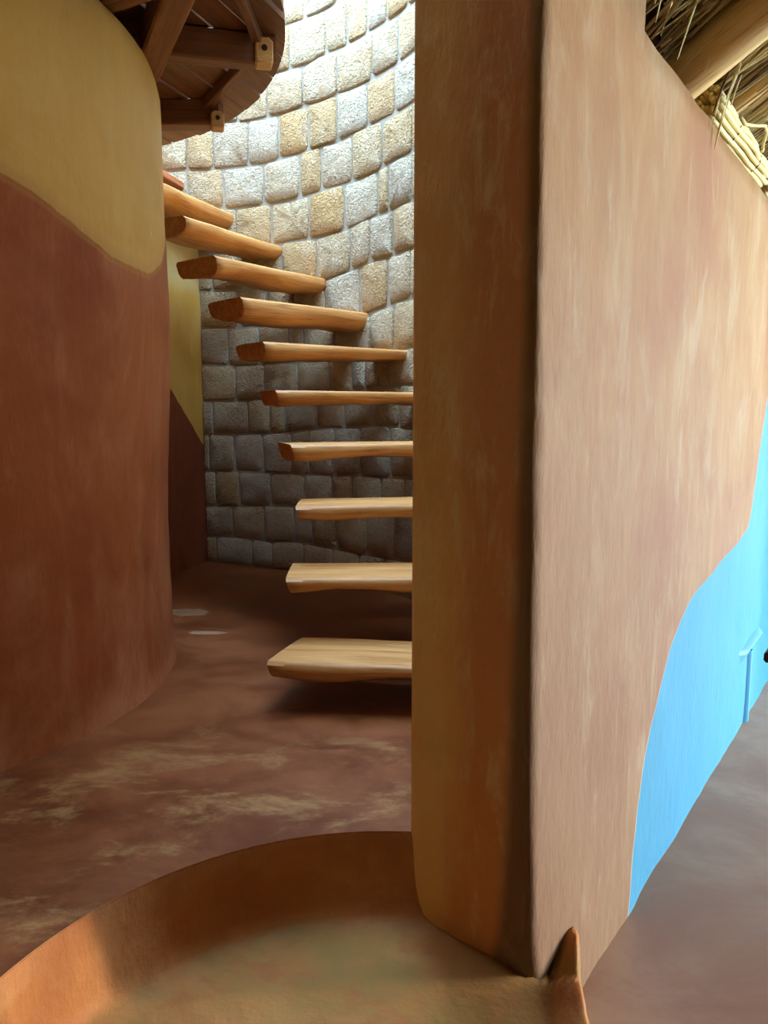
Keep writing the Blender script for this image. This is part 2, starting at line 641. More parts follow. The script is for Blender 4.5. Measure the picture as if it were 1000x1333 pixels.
vs, fs = extrude_poly([(-14, -14), (14, -14), (14, 14), (-14, 14)], -0.7, -0.55)
structure(mesh_obj('ground_outside', vs, fs, M_GROUND))
pts = [W(-4.8, -1.6), W(-4.8, A_BACK + 0.1), W(S_END + .4, A_BACK + 0.1), W(S_END + .4, -0.1), W(0.03, -0.1), Vector((0, 1.4, 0)), Vector((-0.62, 0.9, 0)), Vector((-3.5, 0.9, 0))]
vs, fs = extrude_poly([(p.x, p.y) for p in pts], -0.56, Z_LOW)
structure(mesh_obj('floor', vs, fs, M_LOW))

# the rounded step set into the hall floor
RHO = [(-180, .622), (-148, .73), (-120, .44), (-90, .38), (-50, .47), (-20, .37), (0, .345), (20, .37), (36, .44), (43, .482),
       (47.3, .535), (51.8, .612), (56.1, .722), (60, .78), (64, .622), (180, .622)]
UP = [(0.30, -.18), (0.60, -.18), (0.88, -.180), (0.945, -.177), (0.966, -.166), (0.976, -.14), (0.988, -.06), (0.996, -.010), (1.001, 0.002)]
DOWN = [(0.30, -.18), (0.60, -.18), (0.84, -.179), (0.93, -.175), (0.963, -.171), (0.983, -.178), (0.995, -.200), (1.0, -.26), (1.0, Z_LOW - .02)]
NFLAT = 18                       # rings over the flat part of the step
NPH = 240


def step_pt(i, j):
    ph = -180 + 360.0 * i / NPH
    rho = lerp_table(RHO, ph)
    prof = UP if ph > 63 else DOWN
    if j < NFLAT:
        f = 0.06 + (prof[2][0] - 0.06) * j / (NFLAT - 1)
        z = lerp_table(prof[:3], f)
        j = 2 if j == NFLAT - 1 else 0
    else:
        j = j - NFLAT + 3
        f, z = prof[j]
    a = math.radians(ph)
    x, y = A0.x + rho * f * math.cos(a), A0.y + rho * f * math.sin(a)
    if prof is DOWN and 30 < ph < 62 and 2 <= j <= 5:
        z += 0.016 * (1 - abs(ph - 50) / 16) if abs(ph - 50) < 16 else 0
    if prof is DOWN and j < 7:
        rel = Vector((x, y)) - C0
        ss, aa = rel.dot(DD), rel.dot(NN)
        z -= 0.036 * math.exp(-((ss - 0.055) / 0.036) ** 2) * math.exp(-(max(0, aa) / 0.16) ** 2)
        z -= 0.030 * max(0.0, min(1.0, (ss - 0.135) / 0.05)) ** 2
    w = fbm(x, y, z, 9) * 0.006
    if j < 6 or (prof is DOWN and j < 8):
        x += w * math.cos(a)
        y += w * math.sin(a)
    if j < 5:
        z += fbm(x, y, 3, 6) * 0.004
    return Vector((x, y, z))


vs, fs = grid(NPH, NFLAT + 6, step_pt, wrap=True)
cidx = len(vs)
vs.append(Vector((A0.x, A0.y, Z_STEP)))
for i in range(NPH):
    fs.append((cidx, i, (i + 1) % NPH))
structure(mesh_obj('floor_step', vs, fs, M_STEP, smooth=True))

# ------------------------------------------------------------------ structure: long plaster wall
S_HIGH = 0.413                   # the tall part of the wall ends here


def corner_s(z):
    return lerp_table([(-.37, .0), (-.2, 0.0), (-.1, -.028), (.1, -.046), (.5, -.062), (.9, -.072), (1.4, -.08), (2.0, -.07), (4, -.07)], z)


def wall_outline(z, smax):
    """outline in (s, a, u) from the far end of the room face, round the end, to the back face"""
    sc = corner_s(z)
    out = []
    n = max(2, int((smax - 0.05) / 0.06))
    for i in range(n + 1):
        s = smax + (sc + 0.035 - smax) * (i / n)
        out.append((s, 0.0, s))
    r = 0.035
    e = Vector((0.02 - sc, -WALL_T)).normalized()        # direction of end face in (s,a)
    for k in range(1, 8):                                # rounded near corner
        t = k / 8.0
        p0, p1, p2 = Vector((sc + r, 0)), Vector((sc, 0)), Vector((sc, 0)) + e * r
        q = p0 * (1 - t) ** 2 + p1 * (2 * t * (1 - t)) + p2 * t * t
        out.append((q.x, q.y, sc + r - 2 * r * t))
    L = math.hypot(0.02 - sc, WALL_T)
    for k in range(9):
        d = r + (L - 0.018 - r) * k / 8.0
        out.append((sc + e.x * d, e.y * d, sc - d))
    out.append((0.022, -WALL_T + 0.006, sc - L))
    out.append((0.034, -WALL_T, sc - L - 0.02))
    m = max(3, int(smax / 0.3))
    for k in range(1, m + 1):
        s = 0.034 + (smax - 0.034) * k / m
        out.append((s, -WALL_T, sc - L - s))
    return out


def build_wall_shell(z0, z1, smax, dz):
    nz = int((z1 - z0) / dz) + 1
    V, UV = [], []
    nu = len(wall_outline(0, smax))
    for j in range(nz + 1):
        z = z0 + (z1 - z0) * j / nz
        for (s, a, u) in wall_outline(z, smax):
            w = fbm(s * 1.5, a * 1.5, z, 3.0) * 0.006 + fbm(s, a, z, 11) * 0.0025
            if s > smax - 0.02 or u > S_HIGH - 0.06:
                w *= 0.35
            if a > -0.001:
                p = W(s, a + w, z)
            else:
                p = W(s - (w if a > -WALL_T + 0.01 else 0), a, z)
            V.append(p)
            UV.append((u, z))
    F = []
    for j in range(nz):
        for i in range(nu - 1):
            b = j * nu + i
            F.append((b, b + nu, b + nu + 1, b + 1))
    return V, F, UV, nu, nz


V1, F1, UV1, nu1, nz1 = build_wall_shell(Z_LOW - 0.02, TOWER_TOP, S_HIGH, 0.04)
# close the jamb of the tall part (own vertices, so that it stays a crisp edge)
nj = len(V1)
for j in range(nz1 + 1):
    for k in (j * nu1, j * nu1 + nu1 - 1):
        V1.append(V1[k].copy())
        UV1.append(UV1[k])
for j in range(nz1):
    a = nj + 2 * j
    F1.append((a, a + 1, a + 3, a + 2))


# lower long part
def low_pt(i, j):
    s = S_HIGH + (S_END + 0.6 - S_HIGH) * (i / 90.0) ** 1.5
    if j <= 44:
        z = Z_LOW - 0.02 + (WALL_TOP - 0.008 - Z_LOW + 0.02) * j / 44
        a = 0.0
    elif j == 45:
        z, a = WALL_TOP, -0.012
    elif j == 46:
        z, a = WALL_TOP, -WALL_T
    else:
        z, a = Z_LOW - 0.02, -WALL_T
    w = (fbm(s * 1.5, 0, z, 3.0) * 0.006 + fbm(s, 0, z, 11) * 0.0025) * (0.35 if i < 2 else 1)
    if j in (44, 45):
        z += fbm(s, 2, 0, 5) * 0.008
    return (s, a + (w if j <= 44 else 0), z)


raw, F2 = grid(91, 48, low_pt)
V2 = [W(*p) for p in raw]
UV2 = [(p[0], p[2]) for p in raw]
o1 = len(V1)
wall_right = structure(mesh_obj('wall_right', V1 + V2, F1 + [tuple(i + o1 for i in f) for f in F2], M_RIGHT, smooth=True, uvs=UV1 + UV2))

# T-shaped raised relief in the blue paint
M_BLUE = mat_plain('blue_paint', srgb(58, 117, 136), srgb(64, 123, 141), 4, 0.55, 0.3)
L0, L1 = 1.84, 2.27
sec = [(0.020, -0.004), (0.006, 0.018), (0.0, 0.020), (-0.03, 0.006), (-0.055, -0.006)]
vs, fs = grid(9, 5, lambda i, j: W(L0 + (L1 - L0) * i / 8, sec[j][1] * (1 if 0 < i < 8 else -0.2) + (0.0 if j in (0, 4) else 0.004 * (i / 8)), -0.05 + sec[j][0] + 0.012 * i / 8))
mesh_obj('ledge', vs, fs, M_BLUE, wall_right, smooth=True)
sec2 = [(-0.02, -0.004), (-0.010, 0.014), (0.012, 0.015), (0.026, -0.004)]
vs, fs = grid(4, 7, lambda i, j: W(2.04 + sec2[i][0], sec2[i][1], -0.07 + (Z_LOW + 0.07) * j / 6))
mesh_obj('rib', vs, fs, M_BLUE, wall_right, smooth=True)

# ------------------------------------------------------------------ structure: round core wall
prof = []
for k in range(46):
    z = Z_LOW + 0.35 + (1.88 - (Z_LOW + 0.35)) * k / 45
    r = lerp_table([(-.1, 1.09), (0.0, 1.083), (0.03, 1.074), (0.6, 1.078), (1.2, 1.095), (1.6, 1.098), (1.88, 1.092)], z)
    prof.append((r, z))
prof += [(1.086, 1.91), (1.074, 1.94), (1.055, 1.958), (1.03, 1.967), (0.98, 1.97), (0.85, 1.97)]
NT = 220


def core_pt(i, j):
    r, z = prof[j]
    th = -math.pi + 2 * math.pi * i / NT
    r += fbm(math.cos(th) * 1.2, math.sin(th) * 1.2, z, 2.2) * 0.010 + fbm(math.cos(th), math.sin(th), z, 8) * 0.003
    return Vector((CC.x + r * math.cos(th), CC.y + r * math.sin(th), z))


vs, fs = grid(NT + 1, len(prof), core_pt)
uvs = []
for j in range(len(prof)):
    for i in range(NT + 1):
        uvs.append((-math.pi + 2 * math.pi * i / NT, prof[j][1]))
structure(mesh_obj('wall_left', vs, fs, M_CORE, smooth=True, uvs=uvs))

# partition wall under the upper treads
P0 = Vector((-1.046, 4.484))
PDIR = Vector((-0.242, -0.970))
PN = Vector((PDIR.y, -PDIR.x))


def part_pt(i, j):
    t = -0.05 + 1.2 * i / 24
    p = P0 + PDIR * t
    z = -0.02 + 1.86 * j / 40
    w = fbm(t, 0, z, 5) * 0.004
    return Vector((p.x - PN.x * w, p.y - PN.y * w, z))


vs, fs = grid(25, 41, part_pt)
uvs = [(-0.05 + 1.2 * i / 24, -0.02 + 1.86 * j / 40) for j in range(41) for i in range(25)]
nb = len(vs)
back = [v + Vector((PN.x, PN.y, 0)) * (-0.1 if PN.x > 0 else 0.1) for v in vs]
top = 40 * 25
F = list(fs) + [tuple(reversed([i + nb for i in f])) for f in fs]
for i in range(24):
    F.append((top + i, top + i + 1, nb + top + i + 1, nb + top + i))
structure(mesh_obj('wall_partition', vs + back, F, M_PART, smooth=False, uvs=uvs + uvs))

# ------------------------------------------------------------------ structure: stone stair tower
BEDS = [
    [(0.552, 0.012), (1.003, 0.000), (1.180, 0.002), (1.249, 0.001)],
    [(0.540, 0.175), (0.640, 0.164), (0.735, 0.159), (0.828, 0.158), (0.906, 0.165), (0.967, 0.165), (1.040, 0.151), (1.109, 0.157), (1.168, 0.158), (1.249, 0.155)],
    [(0.541, 0.411), (0.701, 0.387), (0.840, 0.373), (0.965, 0.364), (1.061, 0.352), (1.151, 0.344), (1.251, 0.335)],
    [(0.548, 0.571), (0.657, 0.559), (0.726, 0.562), (0.825, 0.548), (0.945, 0.538), (0.972, 0.542), (1.059, 0.541), (1.148, 0.539), (1.250, 0.538)],
    [(0.551, 0.803), (0.614, 0.807), (0.691, 0.810), (0.783, 0.797), (0.886, 0.789), (0.943, 0.779), (0.972, 0.766), (1.064, 0.759), (1.158, 0.753), (1.252, 0.751)],
    [(0.552, 1.000), (0.643, 0.992), (0.727, 0.982), (0.836, 0.972), (0.942, 0.964), (1.051, 0.954), (1.106, 0.951), (1.150, 0.939), (1.256, 0.941)],
    [(0.553, 1.166), (0.671, 1.159), (0.755, 1.147), (0.838, 1.141), (0.930, 1.141), (0.974, 1.141), (1.034, 1.142), (1.074, 1.136), (1.124, 1.133), (1.167, 1.142), (1.255, 1.150)],
    [(0.556, 1.382), (0.629, 1.369), (0.688, 1.354), (0.808, 1.341), (0.913, 1.343), (0.974, 1.346), (1.074, 1.344), (1.171, 1.346), (1.254, 1.351)],
    [(0.557, 1.598), (0.606, 1.592), (0.693, 1.593), (0.761, 1.570), (0.846, 1.543), (0.911, 1.543), (0.972, 1.544), (1.037, 1.546), (1.130, 1.552), (1.213, 1.557), (1.260, 1.554)],
    [(0.558, 1.803), (0.615, 1.796), (0.698, 1.794), (0.766, 1.773), (0.884, 1.765), (0.960, 1.771), (0.985, 1.772), (1.060, 1.762), (1.132, 1.750), (1.259, 1.760)],
    [(0.558, 2.006), (0.626, 2.005), (0.670, 1.997), (0.786, 1.988), (0.856, 1.991), (0.928, 1.980), (1.037, 1.983), (1.129, 1.983), (1.172, 1.993), (1.315, 1.997)],
    [(0.559, 2.210), (0.643, 2.206), (0.703, 2.211), (0.756, 2.209), (0.809, 2.201), (0.906, 2.202), (1.001, 2.194), (1.098, 2.195), (1.197, 2.209), (1.288, 2.220)],
    [(0.560, 2.413), (0.604, 2.409), (0.702, 2.412), (0.807, 2.415), (0.909, 2.419), (0.999, 2.417), (1.095, 2.422), (1.161, 2.439), (1.334, 2.437)],
    [(0.560, 2.620), (0.637, 2.616), (0.702, 2.624), (0.775, 2.619), (0.842, 2.628), (0.913, 2.615), (0.957, 2.621), (1.021, 2.622)],
    [(0.795, 2.836), (0.841, 2.831), (0.911, 2.831), (0.975, 2.840)],
]
HEADS = [
    [0.635, 0.736, 0.832, 0.935, 1.041, 1.107, 1.221],
    [0.604, 0.705, 0.819, 0.904, 0.964, 1.064, 1.167],
    [0.560, 0.652, 0.762, 0.834, 0.928, 1.042, 1.145, 1.219],
    [0.618, 0.727, 0.822, 0.910, 0.970, 1.065, 1.158, 1.237],
    [0.582, 0.686, 0.787, 0.885, 0.993, 1.040, 1.110, 1.224],
    [0.628, 0.712, 0.758, 0.839, 0.946, 1.057, 1.147, 1.247],
    [0.604, 0.693, 0.819, 0.925, 0.975, 1.071, 1.168],
    [0.627, 0.729, 0.852, 0.957, 1.046, 1.136, 1.246],
    [0.608, 0.693, 0.762, 0.879, 0.996, 1.117, 1.213],
    [0.626, 0.665, 0.784, 0.902, 1.024, 1.136, 1.243],
    [0.649, 0.754, 0.861, 0.930, 1.047, 1.173, 1.283],
    [0.604, 0.701, 0.805, 0.900, 0.997, 1.094, 1.200, 1.280],
    [0.686, 0.804, 0.918, 1.031],
    [0.633, 0.702, 0.770, 0.840, 0.957],
]



def bed(i, th):
    if i < len(BEDS):
        return lerp_table(BEDS[i], th)
    return lerp_table(BEDS[-1], th) + 0.205 * (i - len(BEDS) + 1)


NCOURSE = 18
TH0, TH1 = -0.30, 4.1


def tower_pt(i, j):
    th = TH0 + (TH1 - TH0) * i / 130
    z = -0.03 + (TOWER_TOP + 0.03) * j / 30
    return Vector((TC.x + (RW + 0.004) * math.cos(th), TC.y + (RW + 0.004) * math.sin(th), z))


vs, fs = grid(131, 31, tower_pt)
wall_back = structure(mesh_obj('wall_back', vs, fs, M_MORTAR, smooth=True))


def stone_mesh(th0, th1, i, rnd):
    """12-sided hammered block between two beds; returns verts about its centre, faces, centre"""
    gap = 0.0045 + rnd.random() * 0.004
    g = gap / RW
    ta, tb = th0 + g, th1 - g
    tm, zm = (ta + tb) / 2, (bed(i, (ta + tb) / 2) + bed(i + 1, (ta + tb) / 2)) / 2
    c = Vector((TC.x + RW * math.cos(tm), TC.y + RW * math.sin(tm), zm))
    # outline, fractions of the block: rounded corners and slightly uneven sides
    k = 0.03 + 0.06 * rnd.random()
    out = [(k, 0), (.5, 0), (1 - k, 0), (1, k * 1.1), (1, .5), (1, 1 - k), (1 - k, 1), (.5, 1), (k, 1), (0, 1 - k), (0, .5), (0, k)]
    jit = [(rnd.uniform(-.015, .03), rnd.uniform(-.015, .03)) for _ in out]
    rings = []
    proud = rnd.uniform(0.0, 0.007)
    for inset, dep in ((0.0, 0.02), (0.003, 0.001), (0.022, -0.003), (0.33, -0.004)):
        ring = []
        for (fx, fy), (jx, jy) in zip(out, jit):
            fx2 = fx + (jx if fx < .5 else -jx) * (1 if fx != .5 else 0)
            fy2 = fy + (jy if fy < .5 else -jy) * (1 if fy != .5 else 0)
            fx2 = .5 + (fx2 - .5) * (1 - 2 * inset)
            fy2 = .5 + (fy2 - .5) * (1 - 2 * inset)
            th = ta + (tb - ta) * fx2
            zb, zt = bed(i, th) + gap, bed(i + 1, th) - gap
            z = zb + (zt - zb) * fy2
            r = RW + dep - proud + (rnd.uniform(-.0025, .0025) if inset > 0 else 0)
            ring.append(Vector((TC.x + r * math.cos(th), TC.y + r * math.sin(th), z)) - c)
        rings.append(ring)
    V = [v for r in rings for v in r]
    n = len(out)
    F = []
    for q in range(len(rings) - 1):
        for a in range(n):
            b = (a + 1) % n
            F.append((q * n + a, q * n + b, (q + 1) * n + b, (q + 1) * n + a))
    V.append(Vector((math.cos(tm), math.sin(tm), 0)) * (-0.005 - proud))
    m = len(V) - 1
    for a in range(n):
        F.append(((len(rings) - 1) * n + a, (len(rings) - 1) * n + (a + 1) % n, m))
    return V, F, c


rest = []
for i in range(NCOURSE):
    rnd = random.Random(100 + i)
    lo = -0.02 if i < 15 else -0.2
    hi = 1.255 if i < 9 else 1.95
    hs = list(HEADS[i]) if i < len(HEADS) else [0.7 + 0.1 * rnd.random()]
    while hs[0] > lo:
        hs.insert(0, hs[0] - rnd.uniform(0.075, 0.115))
    while hs[-1] < hi - 0.02:
        hs.append(hs[-1] + rnd.uniform(0.075, 0.115))
    if i < 9:
        hs = [h for h in hs if h < hi - 0.012] + [hi]
    for a, b in zip(hs, hs[1:]):
        V, F, c = stone_mesh(a, b, i, rnd)
        if i >= 15:
            rest.append(([v + c for v in V], F))
        else:
            o = mesh_obj('stone', V, F, M_STONE, wall_back, smooth=True)
            o.location = c
V, F = join(rest)
o = mesh_obj('upper_stonework', V, F, M_STONE, wall_back, smooth=True)
o['kind'] = 'stuff'

# drum above the entrance and the low cane ceiling around it (both above the picture)
vs, fs = grid(61, 2, lambda i, j: Vector((TC.x + (RW + 0.01) * math.cos(TH0 - (2 * math.pi - (TH1 - TH0)) * i / 60),
                                          TC.y + (RW + 0.01) * math.sin(TH0 - (2 * math.pi - (TH1 - TH0)) * i / 60), 2.0 + (TOWER_TOP - 2.0) * j)))
structure(mesh_obj('wall_tower_front', vs, fs, M_ROOM, smooth=True))
# added unseen plate cuts tower daylight except for the light well above the treads
OP0, OP1 = math.radians(-34), math.radians(98)
poly = [(TC.x + 1.30 * math.cos(OP0 + (OP1 - OP0) * i / 30), TC.y + 1.30 * math.sin(OP0 + (OP1 - OP0) * i / 30)) for i in range(31)]
poly += [(TC.x + 2.2 * math.cos(OP1 + (2 * math.pi - OP1 + OP0) * i / 50), TC.y + 2.2 * math.sin(OP1 + (2 * math.pi - OP1 + OP0) * i / 50)) for i in range(51)]
vs, fs = extrude_poly(poly, TOWER_TOP - 0.02, TOWER_TOP + 0.1)
structure(mesh_obj('tower_light_cut', vs, fs, M_CEIL))
arc = []
for i in range(40):
    th = -0.3 - (math.pi - 0.3) * i / 39
    arc.append((TC.x + RW * math.cos(th), TC.y + RW * math.sin(th)))
poly = arc + [(-7.2, 2.6), tuple(W(-5.6, -5.4).xy), tuple(W(-5.6, -0.05).xy), tuple(W(0.2, -0.05).xy)]
vs, fs = extrude_poly(poly, 2.0, 2.08)
structure(mesh_obj('ceiling_hall', vs, fs, M_CEIL))

# closing walls of the room behind and beside the camera


def slab(name, p, q, z0, z1, mat, t=0.12):
    d = (q - p)
    d.normalize()
    nrm = Vector((-d.y, d.x, 0)) * t
    vs, fs = extrude_poly([(v.x, v.y) for v in (p, q, q + nrm, p + nrm)], z0, z1)
    return structure(mesh_obj(name, vs, fs, mat))


slab('wall_front', W(-4.6, A_BACK), W(OPEN_S0, A_BACK), Z_LOW - 0.1, 4.0, M_ROOM)
slab('light_cut_header', W(OPEN_S0, A_BACK), W(OPEN_S1, A_BACK), 2.1, 4.0, M_ROOM)  # unseen header, added to cut the daylight through the open side
slab('wall_front_far', W(OPEN_S1, A_BACK), W(S_END + 0.3, A_BACK), Z_LOW - 0.1, 4.0, M_ROOM)
slab('wall_far_right', W(S_END + 0.3, A_BACK), W(S_END + 0.3, -0.2), Z_LOW - 0.1, 4.0, M_ROOM)
slab('wall_far_left', W(-4.6, -4.9), W(-4.6, A_BACK), Z_LOW - 0.1, 4.0, M_ROOM)
slab('wall_hall_left', W(-4.6, -4.9), Vector((-3.8, 2.6, 0)), Z_LOW - 0.1, 2.1, M_ROOM)

# ------------------------------------------------------------------ structure: thatched roof of the room


def zroof(a):
    return 1.85 + 0.6 * a


parts = []
for (s0, s1, a0) in ((-4.9, S_HIGH - 0.02, -0.1), (S_HIGH - 0.02, S_END + 0.4, -0.11)):
    prof_r = [(a0, zroof(a0)), (A_BACK / 2, zroof(A_BACK / 2)), (A_BACK + .25, zroof(A_BACK + .25)), (A_BACK + .25, zroof(A_BACK + .25) + 0.16), (A_BACK / 2, zroof(A_BACK / 2) + 0.2), (a0, zroof(a0) + 0.16)]
    V = [W(s, a, z) for s in (s0, s1) for (a, z) in prof_r]
    F = [(5, 4, 3, 2, 1, 0), (6, 7, 8, 9, 10, 11)] + [(i, (i + 1) % 6, 6 + (i + 1) % 6, 6 + i) for i in range(6)]
    parts.append((V, F))
V, F = join(parts)
ceiling = structure(mesh_obj('ceiling', V, F, M_THATCH_BACK))
vs, fs = extrude_poly([tuple(W(s, a).xy) for s, a in ((S_HIGH - 0.01, -0.09), (S_END + 0.5, -0.09), (S_END + 0.5, -0.13), (S_HIGH - 0.01, -0.13))], WALL_TOP - 0.01, 1.86)
structure(mesh_obj('wall_eave_infill', vs, fs, M_THATCH_BACK))


def rod_obj(name, p0, p1, r0, r1, mat, parent=None, n=14, k=9, wob=0.0, seed=0):
    """round pole built along its own X axis so that grain follows it"""
    p0, p1 = Vector(p0), Vector(p1)
    d = p1 - p0
    L = d.length
    pts = []
    rr = []
    for i in range(k):
        t = i / (k - 1)
        pts.append((L * t, fbm(t * 2, seed, 0, 2) * wob, fbm(t * 2, seed, 5, 2) * wob))
        rr.append((r0 + (r1 - r0) * t) * (1 + fbm(t * 3, seed, 9, 2) * 0.08))
    vs, fs = tube(pts, rr, n)
    o = mesh_obj(name, vs, fs, mat, parent, smooth=False)
    for p in o.data.polygons:
        if len(p.vertices) == 4:
            p.use_smooth = True
    o.location = p0
    o.rotation_mode = 'QUATERNION'
    o.rotation_quaternion = d.to_track_quat('X', 'Z')
    return o


for s, r in ((0.835, 0.06), (2.75, 0.06), (4.3, 0.06)):
    rod_obj('rafter', W(s, -0.25, 1.70 - 0.15), W(s, 1.6, 1.70 + 0.96), r, r * 0.9, M_POLE, ceiling, 18, 12, 0.03, s)
for s in (1.24, 3.5):
    rod_obj('pole', W(s, -0.2, 1.75 - 0.13), W(s + 0.08, 1.6, 1.75 + 0.99), 0.03, 0.027, M_POLE, ceiling, 12, 10, 0.03, s)

# thatch stems under the roof: too many to count
rnd = random.Random(5)
parts = []
for q in range(5000):
    s = rnd.uniform(0.36, 3.0) if q < 3000 else rnd.uniform(0.36, 1.6)
    a = rnd.uniform(-0.1, 0.75)
    depth = abs(rnd.gauss(0, 0.05)) + 0.004
    L = rnd.uniform(0.25, 0.6)
    k = rnd.gauss(0, 0.13) + (0.25 if rnd.random() < 0.12 else 0)
    droop = rnd.uniform(-0.01, 0.015)
    pts = []
    for i in range(4):
        t = i / 3
        aa = a + L * t * 0.857
        ss = max(S_HIGH + 0.004, s - 0.10 * L * t + k * L * t + 0.05 * k * math.sin(3 * t))
        pts.append(W(ss, aa, zroof(aa) - depth - droop * (1 - t) * 2 - 0.004 * math.sin(t * 3)))
    r = rnd.uniform(0.0014, 0.0038)
    parts.append(tube(pts, [r, r, r, r * 0.6], 4))
V, F = join(parts)
o = mesh_obj('thatch', V, F, M_THATCH, ceiling)
o['kind'] = 'stuff'

# a few loose straws that hang down in front of the rafters
STRAWS = [((0.86, 0.13, 1.90), (0.80, 0.07, 1.80), (0.78, 0.03, 1.665), 0.0022), ((1.04, 0.10, 1.88), (0.97, 0.05, 1.77), (0.93, 0.02, 1.62), 0.0042),
          ((1.10, 0.07, 1.85), (1.04, 0.03, 1.74), (1.0, 0.012, 1.56), 0.003), ((1.12, 0.06, 1.84), (1.05, 0.03, 1.72), (0.99, 0.014, 1.55), 0.0024),
          ((1.02, 0.06, 1.84), (0.99, 0.03, 1.74), (0.97, 0.01, 1.60), 0.0022), ((1.16, 0.06, 1.84), (1.13, 0.03, 1.76), (1.09, 0.02, 1.65), 0.0022),
          ((0.52, 0.05, 1.86), (0.47, 0.02, 1.76), (0.45, 0.01, 1.65), 0.0026), ((0.60, 0.05, 1.86), (0.53, 0.02, 1.74), (0.49, 0.01, 1.64), 0.002),
          ((0.50, 0.03, 1.84), (0.46, 0.015, 1.76), (0.438, 0.01, 1.68), 0.003), ((0.72, 0.05, 1.88), (0.66, 0.03, 1.76), (0.62, 0.01, 1.64), 0.0024)]
for (p0, p1, p2, r) in STRAWS:
    A, B, C_ = W(*p0), W(*p1), W(*p2)
    pts = [A * (1 - t) ** 2 + B * (2 * t * (1 - t)) + C_ * t * t for t in (0, .2, .4, .6, .8, 1)]
    vs, fs = tube(pts, [r, r, r, r, r * .8, r * .4], 5)
    mesh_obj('hanging_straw', vs, fs, M_THATCH_BACK if r > 0.004 else M_REED, ceiling, smooth=True)

# ------------------------------------------------------------------ reed bundles on the wall top


def reed_bundle(s0, s1, label, seed):
    rnd = random.Random(seed)
    base = W(s0, -0.015, WALL_TOP)
    root = empty('reed_bundle', base, label, 'reed bundle')
    L = s1 - s0
    zc = 0.047
    for q in range(22):
        ang = 2 * math.pi * q / 14 if q < 14 else 2 * math.pi * q / 8
        rad = 0.036 if q < 14 else 0.018
        pts = []
        e0, e1 = rnd.uniform(-0.03, 0.02), rnd.uniform(-0.02, 0.04)
        for i in range(9):
            t = i / 8
            pin = 1 - 0.22 * (math.exp(-((t - .33) / .07) ** 2) + math.exp(-((t - .78) / .07) ** 2)) + 0.12 * math.sin(math.pi * t)
            a = -0.015 + rad * pin * math.cos(ang + 0.5 * t) + rnd.uniform(-.002, .002)
            z = WALL_TOP + zc + rad * pin * math.sin(ang + 0.5 * t) + rnd.uniform(-.002, .002)
            pts.append(W(s0 + e0 + (L + e1 - e0) * t, a, z) - base)
        vs, fs = tube(pts, rnd.uniform(0.0065, 0.0095), 6)
        mesh_obj('reed', vs, fs, M_REED, root, smooth=True)
    pts = [W(s0 + L * t, -0.015 + 0.042 + 0.03 * math.sin(math.pi * min(1, max(0, (t - .45) / .3))), WALL_TOP + zc + 0.02 + 0.03 * math.sin(math.pi * min(1, max(0, (t - .45) / .3)))) - base for t in (.3, .4, .5, .58, .65, .72, .78)]
    vs, fs = tube(pts, 0.005, 6)
    mesh_obj('bent_reed', vs, fs, M_REED, root, smooth=True)
    for t in (.33, .78):
        pts = []
        for i in range(13):
            an = 2 * math.pi * i / 12
            pts.append(W(s0 + L * t + 0.004 * math.sin(2 * an), -0.015 + 0.040 * math.cos(an), WALL_TOP + zc + 0.040 * math.sin(an)) - base)
        vs, fs = tube(pts, 0.0022, 5)
        mesh_obj('cord', vs, fs, M_CORD, root, smooth=True)
    return root


reed_bundle(1.0, 1.74, 'pale reed bundle tied with cord lying on the wall top beside the thick rafter', 3)
reed_bundle(1.84, 2.6, 'pale reed bundle on the wall top farther from the thick rafter', 4)

# ------------------------------------------------------------------ floating staircase
stair = empty('staircase', (TC.x, TC.y, 0), 'floating spiral staircase of split log treads built into the stone tower wall', 'staircase')
TH_A, DTH, Z1, RISE, TW = -0.1225, 0.1473, 0.1535, 0.2, 0.272
SKEW = {1: 0.05, 2: 0.0, 3: 0.04, 4: 0.0, 5: 0.02}
RSH = {1: -0.01, 2: -0.006, 3: 0.004, 5: -0.018}


def tread_section(w, thick, s, rnd_seed):
    """flat sawn top, rounded bark side below; n points counter-clockwise in (y, z)"""
    pts = [(-w / 2 + 0.012, 0.0), (-w / 6, 0.0015), (w / 6, 0.0015), (w / 2 - 0.012, 0.0)]
    n = 13
    for k in range(n):
        t = math.pi * k / (n - 1)
        c, si = math.cos(t), math.sin(t)
        y = (w / 2) * math.copysign(abs(c) ** 0.62, c)
        z = -0.010 - (thick - 0.010) * abs(si) ** 0.55
        lump = fbm(s * 2.2, y * 9, rnd_seed, 1.6) * 0.012 + fbm(s * 6, y * 20, rnd_seed, 1.6) * 0.004
        pts.append((y, z - lump * abs(si) ** 0.5))
    return pts


